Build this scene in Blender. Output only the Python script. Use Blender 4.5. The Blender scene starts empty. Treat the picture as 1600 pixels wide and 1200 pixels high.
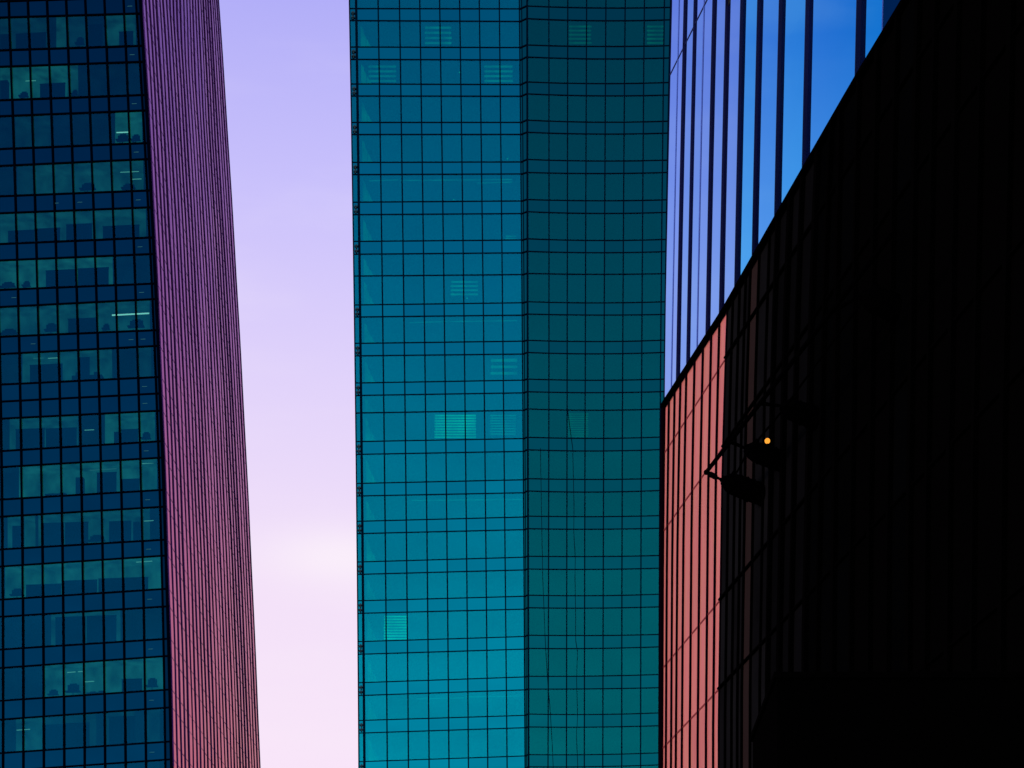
import bpy, math, random
import numpy as np
from mathutils import Vector
random.seed(7)
R = math.radians
S = bpy.context.scene
COL = S.collection

# ------------------------------------------------------------------ camera
F = 3600.0          # focal length in photo pixels (photo is 1600 wide)
HY = 2140.0         # photo row of the horizon (below the frame: lens shifted up)
ZC = 1.7
cam_d = bpy.data.cameras.new('camera')
cam = bpy.data.objects.new('camera', cam_d); COL.objects.link(cam)
cam.location = (0, 0, ZC); cam.rotation_euler = (R(90), 0, 0)
cam_d.sensor_width = 36; cam_d.lens = 36 * F / 1600
cam_d.shift_y = (HY - 600) / 1600
cam_d.clip_start = 0.5; cam_d.clip_end = 9000
S.camera = cam
S.view_settings.view_transform = 'Standard'; S.view_settings.look = 'None'
S.view_settings.exposure = 0; S.view_settings.gamma = 1

# ------------------------------------------------------------------ world: a dusk sky
wd = bpy.data.worlds.new('World'); S.world = wd; wd.use_nodes = True
nt = wd.node_tree; N = nt.nodes; Lk = nt.links; N.clear()
def nd(t, **k):
    n = N.new(t)
    for a, b in k.items(): setattr(n, a, b)
    return n
def mth(op, a, b=None, c=None, clamp=False):
    n = nd('ShaderNodeMath', operation=op, use_clamp=clamp)
    for i, v in enumerate((a, b, c)):
        if v is None: continue
        if isinstance(v, (int, float)): n.inputs[i].default_value = v
        else: Lk.new(v, n.inputs[i])
    return n.outputs[0]
tc = nd('ShaderNodeTexCoord'); sp = nd('ShaderNodeSeparateXYZ'); Lk.new(tc.outputs['Generated'], sp.inputs[0])
dx, dy, dz = sp.outputs
hor = mth('SQRT', mth('ADD', mth('MULTIPLY', dx, dx), mth('MULTIPLY', dy, dy)))
tan = mth('DIVIDE', dz, mth('MAXIMUM', hor, 0.02))
az = mth('MULTIPLY', mth('ARCTAN2', dx, dy), 180 / math.pi)
tt = mth('DIVIDE', tan, 0.8, clamp=True)               # 0 at the horizon, 1 at tan = 0.8
def s2l(c): return tuple((v / 255 / 12.92 if v / 255 <= .04045 else ((v / 255 + .055) / 1.055) ** 2.4) for v in c)
def ramp(stops):
    n = nd('ShaderNodeValToRGB'); e = n.color_ramp.elements
    Lk.new(tt, n.inputs[0])
    while len(e) < len(stops): e.new(0.5)
    for i, (p, c) in enumerate(stops):
        e[i].position = p; e[i].color = (*c, 1)
    return n.outputs[0]
def yp(y): return (HY - y) / F / 0.8
front = ramp([(0, s2l((250, 226, 236))), (yp(1200), s2l((248, 229, 249))), (yp(900), s2l((243, 225, 249))), (yp(600), s2l((225, 211, 251))),
              (yp(300), s2l((201, 193, 252))), (yp(0), s2l((177, 174, 248))), (1, s2l((150, 150, 235)))])
right = ramp([(0, (1.1, .75, .46)), (yp(1200), (1.12, 1.12, .72)), (yp(800), (.84, .80, .86)), (yp(400), (.46, .50, .96)), (yp(0), (.30, .40, .93)), (1, (.25, .34, .85))])
left = ramp([(0, (.85, .8, .9)), (yp(900), (.42, .58, .95)), (yp(400), (.26, .54, .93)), (yp(0), (.01, .25, .68)), (1, (.01, .2, .6))])
back = ramp([(0, (1.0, .98, .9)), (yp(1200), (1.06, 1.07, 1.0)), (yp(800), (.64, .70, .73)), (yp(400), (.43, .45, .58)), (yp(0), (.28, .30, .43)), (1, (.24, .25, .38))])
def smooth(v, a, b):
    n = nd('ShaderNodeMapRange', interpolation_type='SMOOTHSTEP'); Lk.new(v, n.inputs[0])
    n.inputs[1].default_value = a; n.inputs[2].default_value = b
    return n.outputs[0]
def mix(f, a, b, mode='MIX'):
    n = nd('ShaderNodeMix', data_type='RGBA', blend_type=mode)
    if isinstance(f, (int, float)): n.inputs[0].default_value = f
    else: Lk.new(f, n.inputs[0])
    for i, v in ((6, a), (7, b)):
        if isinstance(v, tuple): n.inputs[i].default_value = v
        else: Lk.new(v, n.inputs[i])
    return n.outputs[2]
c = mix(smooth(az, 7, 12.5), front, right)
negaz = mth('MULTIPLY', az, -1)
c = mix(smooth(negaz, 22, 32.5), c, left)
c = mix(smooth(mth('ABSOLUTE', az), 80, 120), c, back)
# thin cloud streaks
mp = nd('ShaderNodeMapping'); Lk.new(tc.outputs['Generated'], mp.inputs[0]); mp.inputs['Scale'].default_value = (5, 5, 22)
nz = nd('ShaderNodeTexNoise'); Lk.new(mp.outputs[0], nz.inputs[0]); nz.inputs['Scale'].default_value = 2.2; nz.inputs['Detail'].default_value = 4
cl = mth('MULTIPLY', smooth(nz.outputs[0], .45, .75), .10)
c = mix(cl, c, (1.0, .93, .95, 1))
c = mix(mth('MULTIPLY', smooth(mth('ABSOLUTE', az), 80, 120), mth('MULTIPLY', smooth(nz.outputs[0], .35, .7), .22)), c, (.16, .22, .30, 1))
# the one bright cloud low behind the towers
ga = mth('POWER', mth('DIVIDE', mth('SUBTRACT', az, -4.2), 2.0), 2.0)
gb = mth('POWER', mth('DIVIDE', mth('SUBTRACT', tan, .352), .013), 2.0)
gw = mth('MULTIPLY', mth('EXPONENT', mth('MULTIPLY', mth('ADD', ga, gb), -1.0)), .6)
c = mix(gw, c, (1.0, .92, .97, 1))
bg = nd('ShaderNodeBackground'); Lk.new(c, bg.inputs[0]); bg.inputs[1].default_value = 1.0
wo = nd('ShaderNodeOutputWorld'); Lk.new(bg.outputs[0], wo.inputs[0])

# ------------------------------------------------------------------ sun: low, warm, soft, added behind the camera on the left to light salmon panels
sd = bpy.data.lights.new('fill_sun', 'SUN'); sd.energy = 1.8; sd.angle = R(10); sd.color = (1.0, .62, .55)
fill_sun = bpy.data.objects.new('fill_sun', sd); COL.objects.link(fill_sun)
saz, sel = R(-104), R(14)
sv = Vector((math.sin(saz) * math.cos(sel), math.cos(saz) * math.cos(sel), math.sin(sel)))
fill_sun.rotation_euler = sv.to_track_quat('Z', 'Y').to_euler()

# ------------------------------------------------------------------ materials
def newmat(name):
    m = bpy.data.materials.new(name); m.use_nodes = True
    t = m.node_tree; t.nodes.clear(); o = t.nodes.new('ShaderNodeOutputMaterial')
    return m, t, o
def wave(t, strength, scale, dist=.05):
    tc = t.nodes.new('ShaderNodeTexCoord'); n = t.nodes.new('ShaderNodeTexNoise'); b = t.nodes.new('ShaderNodeBump')
    n.inputs['Scale'].default_value = scale; n.inputs['Detail'].default_value = 2
    t.links.new(tc.outputs['Object'], n.inputs['Vector']); t.links.new(n.outputs[0], b.inputs['Height'])
    b.inputs['Strength'].default_value = strength; b.inputs['Distance'].default_value = dist
    return b.outputs[0]
def tintvar(t, col, amt, scale=.35):
    """colour with a small variation from piece to piece and across each piece"""
    oi = t.nodes.new('ShaderNodeObjectInfo'); tc = t.nodes.new('ShaderNodeTexCoord'); n = t.nodes.new('ShaderNodeTexNoise')
    n.inputs['Scale'].default_value = scale; n.inputs['Detail'].default_value = 3
    t.links.new(tc.outputs['Object'], n.inputs['Vector'])
    a = t.nodes.new('ShaderNodeMath'); a.operation = 'ADD'
    t.links.new(oi.outputs['Random'], a.inputs[0]); t.links.new(n.outputs[0], a.inputs[1])
    mr = t.nodes.new('ShaderNodeMapRange'); mr.inputs[1].default_value = 0; mr.inputs[2].default_value = 2
    mr.inputs[3].default_value = 1 - amt; mr.inputs[4].default_value = 1 + amt
    t.links.new(a.outputs[0], mr.inputs[0])
    hs = t.nodes.new('ShaderNodeHueSaturation'); hs.inputs['Color'].default_value = (*col, 1)
    t.links.new(mr.outputs[0], hs.inputs['Value'])
    return hs.outputs[0]
def diffuse(name, col, amt=.1, rough=.7, spec=.2, scale=.5):
    m, t, o = newmat(name); p = t.nodes.new('ShaderNodeBsdfPrincipled')
    t.links.new(tintvar(t, col, amt, scale), p.inputs['Base Color'])
    p.inputs['Roughness'].default_value = rough; p.inputs['Specular IOR Level'].default_value = spec
    t.links.new(p.outputs[0], o.inputs[0]); return m
def mirror(name, col, amt=.05, rough=.03, bump=.03, scale=.35, graze=None):
    m, t, o = newmat(name); p = t.nodes.new('ShaderNodeBsdfPrincipled')
    t.links.new(tintvar(t, col, amt), p.inputs['Base Color'])
    p.inputs['Metallic'].default_value = 1; p.inputs['Roughness'].default_value = rough
    p.inputs['Specular Tint'].default_value = (*(graze or [min(1, v * 1.1) for v in col]), 1)
    t.links.new(wave(t, bump, scale), p.inputs['Normal'])
    t.links.new(p.outputs[0], o.inputs[0]); return m
def seethrough(name, refl, trans, amt=.05, bump=.02):
    """coated glass: tinted sky reflection over a tinted view of the rooms behind"""
    m, t, o = newmat(name); g = t.nodes.new('ShaderNodeBsdfGlossy'); g.inputs['Roughness'].default_value = .03
    t.links.new(tintvar(t, refl, amt), g.inputs['Color']); t.links.new(wave(t, bump, .35), g.inputs['Normal'])
    tr = t.nodes.new('ShaderNodeBsdfTransparent'); tr.inputs[0].default_value = (*trans, 1)
    a = t.nodes.new('ShaderNodeAddShader'); t.links.new(g.outputs[0], a.inputs[0]); t.links.new(tr.outputs[0], a.inputs[1])
    t.links.new(a.outputs[0], o.inputs[0]); return m
def glow(name, col, strength, vary=0.0):
    m, t, o = newmat(name); e = t.nodes.new('ShaderNodeEmission'); e.inputs[0].default_value = (*col, 1); e.inputs[1].default_value = strength
    if vary:
        tc = t.nodes.new('ShaderNodeTexCoord'); n = t.nodes.new('ShaderNodeTexNoise'); n.inputs['Scale'].default_value = .5; n.inputs['Detail'].default_value = 4
        mpp = t.nodes.new('ShaderNodeMapping'); mpp.inputs['Scale'].default_value = (1.6, 1.6, 1.2)
        t.links.new(tc.outputs['Object'], mpp.inputs[0]); t.links.new(mpp.outputs[0], n.inputs['Vector'])
        mr = t.nodes.new('ShaderNodeMapRange'); mr.inputs[1].default_value = .3; mr.inputs[2].default_value = .7
        mr.inputs[3].default_value = strength * (1 - vary); mr.inputs[4].default_value = strength * (1 + vary)
        t.links.new(n.outputs[0], mr.inputs[0]); t.links.new(mr.outputs[0], e.inputs[1])
    t.links.new(e.outputs[0], o.inputs[0]); return m

M = {}
M['office_glass'] = seethrough('deep_blue_vision_glass', (.0, .034, .092), (.11, .42, .43), .12)
M['office_spandrel'] = mirror('deep_blue_spandrel_glass', (.0, .038, .112), .12)
M['corner_glass'] = mirror('dark_corner_glass', (.0, .018, .06), .1)
M['navy_frame'] = diffuse('navy_black_frame', (.0, .0016, .008), .2, .8, .0)
M['purple_glass'] = mirror('rose_coated_glass', (.40, .10, .20), .14, .06, .05, 1.2, (.74, .40, .62))
M['purple_fin'] = diffuse('aubergine_fin', (.085, .018, .21), .3)
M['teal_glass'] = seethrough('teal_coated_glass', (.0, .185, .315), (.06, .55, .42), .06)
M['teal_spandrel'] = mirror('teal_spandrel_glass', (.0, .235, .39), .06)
M['shaded_teal_glass'] = seethrough('shaded_teal_coated_glass', (.0, .099, .142), (.05, .45, .32), .08)  # right face's dimmer reflection put into a darker tint, spandrels too
M['shaded_teal_spandrel'] = mirror('shaded_teal_spandrel_glass', (.0, .111, .163), .08)
M['teal_frame'] = diffuse('dark_teal_frame', (.0, .009, .030), .2, .8, .0)
M['dark_core'] = diffuse('unlit_room_darkness', (.001, .002, .004), .2)
M['bracket'] = diffuse('blue_grey_bracket', (.02, .08, .12), .3)
M['sky_glass'] = mirror('blue_mirror_glass', (.53, .66, .87), .04, .02, .012)
M['azure_glass'] = mirror('azure_mirror_glass', (.38, .67, .89), .04, .02, .012)
M['cyan_glass'] = mirror('cyan_mirror_glass', (.34, .72, .90), .04, .02, .012)
M['tower_reflection_glass'] = mirror('teal_tower_reflection_glass', (.05, .20, .26), .04)  # reflection of the teal tower put into the tint
M['blue_fin'] = diffuse('ink_blue_fin', (.001, .004, .075), .2)
M['soft_fin'] = diffuse('pale_blue_joint', (.06, .14, .62), .2)
M['salmon'] = diffuse('salmon_reflection_panel', (.66, .21, .19), .12, .55, .15, .3)  # pink reflection in the facade put into the panel colour
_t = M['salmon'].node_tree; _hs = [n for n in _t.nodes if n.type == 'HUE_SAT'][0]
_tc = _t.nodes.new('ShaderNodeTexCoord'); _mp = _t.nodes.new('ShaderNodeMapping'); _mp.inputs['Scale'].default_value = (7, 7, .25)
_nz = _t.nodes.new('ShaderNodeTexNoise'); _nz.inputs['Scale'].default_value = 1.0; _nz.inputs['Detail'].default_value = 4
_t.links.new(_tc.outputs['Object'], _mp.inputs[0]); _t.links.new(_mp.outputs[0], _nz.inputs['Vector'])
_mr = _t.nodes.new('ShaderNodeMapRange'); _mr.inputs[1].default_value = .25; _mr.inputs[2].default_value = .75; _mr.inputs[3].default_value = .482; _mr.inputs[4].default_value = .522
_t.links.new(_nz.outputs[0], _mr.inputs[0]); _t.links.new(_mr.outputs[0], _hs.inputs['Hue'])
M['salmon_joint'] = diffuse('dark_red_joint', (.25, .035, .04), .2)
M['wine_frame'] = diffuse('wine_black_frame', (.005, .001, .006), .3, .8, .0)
M['dark_reflection_panel'] = diffuse('dark_reflection_panel', (.0058, .0066, .0078), .7, .6, .0)  # facade's dark reflection put into this and the next panel colours
M['darker_reflection_panel'] = diffuse('darker_reflection_panel', (.0007, .0009, .0011), .5, .7, .0)
M['dim_reflection_panel'] = diffuse('dim_dark_reflection_panel', (.0026, .0030, .0037), .6, .7, .0)
M['brown_reflection_panel'] = diffuse('dark_brown_reflection_panel', (.019, .0135, .0135), .3, .6, .0)
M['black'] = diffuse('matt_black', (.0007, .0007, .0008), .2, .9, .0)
M['black_metal'] = diffuse('black_metal', (.0004, .0004, .0006), .2, .9, .0)
M['furniture'] = diffuse('dark_office_furniture', (.015, .03, .05), .4)
M['lit9'] = glow('bright_lit_office', (.10, .135, .10), 2.1, .5)  # office walls and ceilings glow in place of room lamps
M['lit6'] = glow('lit_office', (.10, .13, .105), 1.4, .55)
M['lit3'] = glow('dim_office', (.10, .13, .12), .6, .5)
M['lit1'] = glow('nearly_dark_office', (.10, .13, .16), .15, .6)
M['tube'] = glow('bright_tube', (1.0, .27, .20), 11)
M['tube_mid'] = glow('tube', (1.0, .40, .28), 3.2)
M['tube_dim'] = glow('dim_tube', (1.0, .6, .45), .75)
M['dot'] = glow('small_spot', (.10, .42, .46), .35)
M['blind'] = glow('lit_blind', (.2, .48, .36), 1.25, .4)
M['blind_dim'] = glow('dim_blind', (.2, .48, .40), .40, .5)
M['curtain'] = glow('lit_curtain', (.2, .40, .26), .26, .8)
M['blind_back'] = glow('room_wall_behind_blind', (.1, .42, .36), .13, .3)  # wall glow stands for the light in the room
M['strip'] = glow('light_strip', (.2, .48, .42), .28, .6)
M['amber'] = glow('amber_lamp', (1.0, .36, .04), 1.25)
M['ground'] = diffuse('asphalt', (.05, .05, .052), .2, .85, .3, .2)

# ------------------------------------------------------------------ helpers
def P(px, py, Y):
    """point at depth Y seen at photo pixel (px, py)"""
    return Vector(((px - 800) / F * Y, Y, ZC + (HY - py) / F * Y))
def obj(name, verts, faces, mat, parent=None):
    me = bpy.data.meshes.new(name); me.from_pydata([tuple(v) for v in verts], [], faces); me.materials.append(mat); me.update()
    o = bpy.data.objects.new(name, me); COL.objects.link(o)
    if parent is not None: o.parent = parent
    return o
class MB:
    def __init__(s): s.v = []; s.f = []
    def add(s, v, f):
        k = len(s.v); s.v += list(v); s.f += [tuple(i + k for i in q) for q in f]
    def hexa(s, p):     # p: 4 front points then 4 back points
        s.add(p, [(0, 1, 2, 3), (7, 6, 5, 4), (0, 4, 5, 1), (1, 5, 6, 2), (2, 6, 7, 3), (3, 7, 4, 0)])
    def box(s, a, b):
        x0, y0, z0 = a; x1, y1, z1 = b
        s.hexa([Vector(q) for q in ((x0, y0, z0), (x1, y0, z0), (x1, y0, z1), (x0, y0, z1), (x0, y1, z0), (x1, y1, z0), (x1, y1, z1), (x0, y1, z1))])
    def sweep(s, pts, u, v, a0, a1, b0, b1):
        """a bar along pts, cross-section from a0..a1 along u and b0..b1 along v"""
        k = len(s.v)
        for p in pts:
            s.v += [p + u * a0 + v * b0, p + u * a1 + v * b0, p + u * a1 + v * b1, p + u * a0 + v * b1]
        n = len(pts)
        for i in range(n - 1):
            for j in range(4):
                a = k + i * 4 + j; b = k + i * 4 + (j + 1) % 4
                s.f.append((a, b, b + 4, a + 4))
        s.f.append((k + 3, k + 2, k + 1, k)); e = k + (n - 1) * 4; s.f.append((e, e + 1, e + 2, e + 3))
    def tube(s, a, b, r0, r1=None, n=14, caps=True):
        r1 = r0 if r1 is None else r1
        a = Vector(a); b = Vector(b); d = (b - a).normalized(); x = d.orthogonal().normalized(); y = d.cross(x)
        k = len(s.v)
        for c, r in ((a, r0), (b, r1)):
            for i in range(n):
                t = 2 * math.pi * i / n; s.v.append(c + x * (r * math.cos(t)) + y * (r * math.sin(t)))
        for i in range(n): j = (i + 1) % n; s.f.append((k + i, k + j, k + n + j, k + n + i))
        if caps: s.f.append(tuple(k + i for i in reversed(range(n)))); s.f.append(tuple(k + n + i for i in range(n)))
    def sphere(s, c, r, n=12, m=8):
        k = len(s.v)
        for i in range(1, m):
            a = math.pi * i / m
            for j in range(n):
                t = 2 * math.pi * j / n; s.v.append(Vector(c) + Vector((r * math.sin(a) * math.cos(t), r * math.sin(a) * math.sin(t), r * math.cos(a))))
        s.v += [Vector(c) + Vector((0, 0, r)), Vector(c) - Vector((0, 0, r))]
        for i in range(m - 2):
            for j in range(n): q = (j + 1) % n; s.f.append((k + i * n + j, k + (i + 1) * n + j, k + (i + 1) * n + q, k + i * n + q))
        t = k + (m - 1) * n
        for j in range(n): q = (j + 1) % n; s.f.append((t, k + j, k + q)); s.f.append((t + 1, k + (m - 2) * n + q, k + (m - 2) * n + j))
    def build(s, name, mat, parent=None): return obj(name, s.v, s.f, mat, parent)
def thing(name, label, cat, loc=(0, 0, 0), group=None):
    o = bpy.data.objects.new(name, None); COL.objects.link(o); o.location = loc; tag(o, label, cat, group); return o
def tag(o, label, cat, group=None):
    o['label'] = label; o['category'] = cat
    if group: o['group'] = group
def curve(pts, deg=2):
    ys = [p[0] for p in pts]; k = np.polyfit(ys, [p[1] for p in pts], min(deg, len(pts) - 1))
    return lambda y: float(np.polyval(k, min(max(y, -140), 1330)) + (y - min(max(y, -140), 1330)) * 0)
def cross(xc, yr):
    y = 600.
    for _ in range(6): x = xc(y); y = yr(x)
    return xc(y), y
XU, YB, ZU = Vector((1, 0, 0)), Vector((0, 1, 0)), Vector((0, 0, 1))

def pane(cA, cB, rT, rB, depth, inset, thick=.05, dy=0.0, jitter=0.0):
    """box-shaped pane between two column curves and two row curves"""
    q = []
    for (c_, r_, sx, sz) in ((cA, rB, 1, 1), (cB, rB, -1, 1), (cB, rT, -1, -1), (cA, rT, 1, -1)):
        x, y = cross(c_, r_); p = P(x, y, depth(x, y)); q.append(p + Vector((sx * inset, dy, sz * inset)))
    if jitter:
        a, b = random.uniform(-jitter, jitter), random.uniform(-jitter, jitter)
        for i, p in enumerate(q): p.y += (a if i in (0, 3) else -a) + (b if i > 1 else -b)
    m = MB(); m.hexa(q + [p + YB * thick for p in q]); return m

# ================================================================== GROUND
g = obj('ground', [(-3000, -3000, 0), (3000, -3000, 0), (3000, 4000, 0), (-3000, 4000, 0)], [(0, 1, 2, 3)], M['ground']); g['kind'] = 'structure'

# ================================================================== LEFT TOWER (office front + ribbed rose side)
LT = thing('office_tower', 'dark blue glass office tower with lit floors and a ribbed purple side', 'tower', (-45, 205, 0))
def lp(o): o.parent = LT; o.matrix_parent_inverse = Matrix.Translation(-LT.location); return o
from mathutils import Matrix
def child(mb, name, mat, parent):
    """keep world coordinates while parenting to an Empty at the thing's base"""
    off = parent_world(parent)
    return obj(name, [v - off for v in mb.v], mb.f, mat, parent)
def parent_world(o):
    l = Vector(o.location)
    while o.parent: o = o.parent; l += Vector(o.location)
    return l

C1 = curve([(0, 222.6), (315, 239.4), (600, 253.3), (900, 263.3), (1200, 271.2)], 2)
E1 = curve([(0, 341.5), (315, 361.5), (600, 378.7), (900, 393), (1200, 406.2)], 2)
m0 = curve([(0, 193), (315, 205.5), (600, 216.6), (900, 223.3), (1200, 227.9)])
sp_ = curve([(0, 30.0), (315, 30.2), (600, 30.9), (900, 31.4), (1200, 31.9)])
thin = curve([(0, 211.5), (315, 231), (600, 244.2), (900, 251), (1200, 258.8)])
def depL(x, y): return 200 / (1 + 3.2e-5 * (x - C1(y)))
NC = 14
lcols = [(lambda y, i=i: m0(y) - i * sp_(y)) for i in range(NC, -1, -1)] + [thin, C1]
rows_raw = [(-50.5, -58), (-24, -31.5), (27.6, 20.5), (78.8, 70.9), (104.5, 95.8), (156.7, 147.8), (181.7, 172), (233, 223), (259.4, 248), (306.8, 297.2), (333.3, 323.6), (381.4, 370.9),
            (407, 396.6), (453, 443), (479.8, 467.2), (526.3, 515.8), (553.3, 540.5), (601, 589.3), (627.6, 615), (654.3, 642), (705, 689.8), (730, 715.5), (780.6, 766), (807.4, 792.4),
            (858.6, 844), (885.3, 869), (937, 921), (963.8, 948.5), (1015, 999.2), (1043.8, 1026.2), (1095, 1078.7), (1124.4, 1106.8), (1176.9, 1160), (1205, 1188), (1256, 1239), (1284, 1268)]
rows_raw = [(a - (78 if i < 0 else 0), b) for i, (a, b) in enumerate(rows_raw)]
rows_raw[0] = (0.5 + 1 - 26 - 0.0, -7 + 0.5 - 26) if False else (-50, -56.5)
rows_raw[1] = (2.2, -5.8)
rows_raw.insert(0, (-76, -82)); rows_raw.insert(0, (-128, -134))
lrows = [(lambda x, a=a, b=b: a + (b - a) * x / 245.) for a, b in rows_raw]
band = []   # (row index top, kind)
for j in range(len(lrows) - 1):
    h = rows_raw[j + 1][0] - rows_raw[j][0]; band.append('vision' if h > 40 else 'spandrel')

win, spd, corner = [], [], []
for j in range(len(lrows) - 1):
    for i in range(len(lcols) - 1):
        m = pane(lcols[i], lcols[i + 1], lrows[j], lrows[j + 1], depL, .03, jitter=.006)
        ymid = rows_raw[j][0] + 20; xr = lcols[i + 1](ymid)
        vis = (xr > 4) and (-25 < ymid < 1215)
        if i == len(lcols) - 2: corner.append(m)
        else: (win if band[j] == 'vision' else spd).append((vis, min(xr, 31), m))
def place(lst, name, mat, parent, cap=100):
    lst.sort(key=lambda t: -(t[0] * 100 + t[1]))
    for _, _, m in lst[:cap]: child(m, name, mat, parent)
    if lst[cap:]:
        k = MB()
        for _, _, m in lst[cap:]: k.add(m.v, m.f)
        o = child(k, name, mat, parent); o['kind'] = 'stuff'
place(win, 'window_pane', M['office_glass'], LT)
place(spd, 'spandrel_panel', M['office_spandrel'], LT)
for m in corner: child(m, 'corner_panel', M['corner_glass'], LT)
# mullions and transoms of the front
for i, cc in enumerate(lcols):
    pts = [P(x, y, depL(x, y)) for x, y in (cross(cc, r) for r in lrows)]
    w = .072 if i < NC + 1 else (.06 if i == NC + 1 else .13)
    mb = MB(); off = -.16 if i == NC + 2 else 0
    mb.sweep(pts, XU, YB, off - w, off + w, -.17, .08); child(mb, 'mullion', M['navy_frame'], LT)
for r in lrows:
    pts = [P(x, y, depL(x, y)) for x, y in (cross(cc, r) for cc in lcols)]
    mb = MB(); mb.sweep(pts, ZU, YB, -.055, .055, -.10, .085); child(mb, 'transom', M['navy_frame'], LT)

# the ribbed side
zs_rows = []
for r in lrows:
    x, y = cross(C1, r); zs_rows.append((P(x, y, 200).z, y))
SIDE_Y = 247.
def side(z, s):
    # world point on the side at height z (ruled between the two leaning corners)
    y0 = HY - (z - ZC) * F / 200.; y1 = HY - (z - ZC) * F / SIDE_Y
    a = Vector(((C1(y0) - 800) / F * 200., 200., z)); b = Vector(((E1(y1) - 800) / F * SIDE_Y, SIDE_Y, z))
    return a.lerp(b, s)
zt, zb = zs_rows[0][0], P(0, 1290, 247).z - 6
ztop = P(0, -60, 247).z
zlist = [zb + (ztop - zb) * i / 44 for i in range(45)]
sn = Vector((1, -.05, 0)).normalized()
NR = 26
for i in range(NR):
    s0, s1 = i / NR, (i + 1) / NR
    mb = MB(); kz = []
    tilt = random.uniform(-.012, .012)
    for z in zlist: kz += [side(z, s0), side(z, s1) + sn * tilt]
    n = len(zlist); mb.v = kz + [v - sn * .1 for v in kz]
    for q in range(n - 1):
        a = q * 2; mb.f.append((a, a + 1, a + 3, a + 2))
        b = a + 2 * n; mb.f.append((b + 2, b + 3, b + 1, b))
    child(mb, 'side_panel', M['purple_glass'], LT)
for i in range(NR + 1):
    s = min(.999, max(.0, i / NR)); pts = []
    ph = random.uniform(0, 6.28); pr = .078 + random.uniform(-.012, .012)
    for k, z in enumerate(zlist):
        pts.append(side(z, s) + YB * (.09 * math.sin(k * .9 + ph) + random.uniform(-.02, .02)))
    mb = MB(); mb.sweep(pts, sn, YB, -.05, pr, -.06, .07); child(mb, 'rib', M['purple_fin'], LT)
seen = 0
zr = [z for z, _ in zs_rows]
pitch = (zr[6] - zr[8])
ext = list(zr)
while ext[0] < ztop - pitch: ext.insert(0, ext[0] + pitch * (.34 if len(ext) % 2 else .66))
for z in ext:
    if not (zb < z < ztop): continue
    pts = [side(z, s / 8) for s in range(9)]
    mb = MB(); mb.sweep(pts, sn, ZU, -.02, .008, -.028, .028); child(mb, 'side_transom', M['purple_fin'], LT)
# body of the tower behind the skins
mb = MB()
def bodyL(z, yy):
    a = side(z, .2) + Vector((-.35, 0, 0)); b = side(z, 1) + Vector((-.35, -.2, 0))
    return [a, b, Vector((-62, 249, z)), Vector((-62, 214, z))]
zz = [0] + zlist
for k, z in enumerate(zz):
    mb.v += bodyL(max(z, zb) if z else zb, 0)
    for q in range(4): mb.v[-4 + q] = Vector((mb.v[-4 + q].x, mb.v[-4 + q].y, z))
for k in range(len(zz) - 1):
    for q in range(4): a = k * 4 + q; b = k * 4 + (q + 1) % 4; mb.f.append((a, b, b + 4, a + 4))
mb.f += [(3, 2, 1, 0), tuple(range(len(zz) * 4 - 4, len(zz) * 4))]
child(mb, 'building_core', M['dark_core'], LT)
# base below the photo: solid glass skirt down to the ground
mb = MB(); x, y = cross(lcols[0], lrows[-1]); pA = P(x, y, depL(x, y)); x, y = cross(C1, lrows[-1]); pB = P(x, y, 200)
mb.hexa([Vector((pA.x, pA.y, 0)), Vector((pB.x, pB.y, 0)), pB, pA] + [Vector((pA.x, pA.y + 9, 0)), Vector((pB.x - .3, pB.y + 9, 0)), pB + Vector((-.3, 9, 0)), pA + Vector((0, 9, 0))])
child(mb, 'tower_base', M['office_spandrel'], LT)

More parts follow.
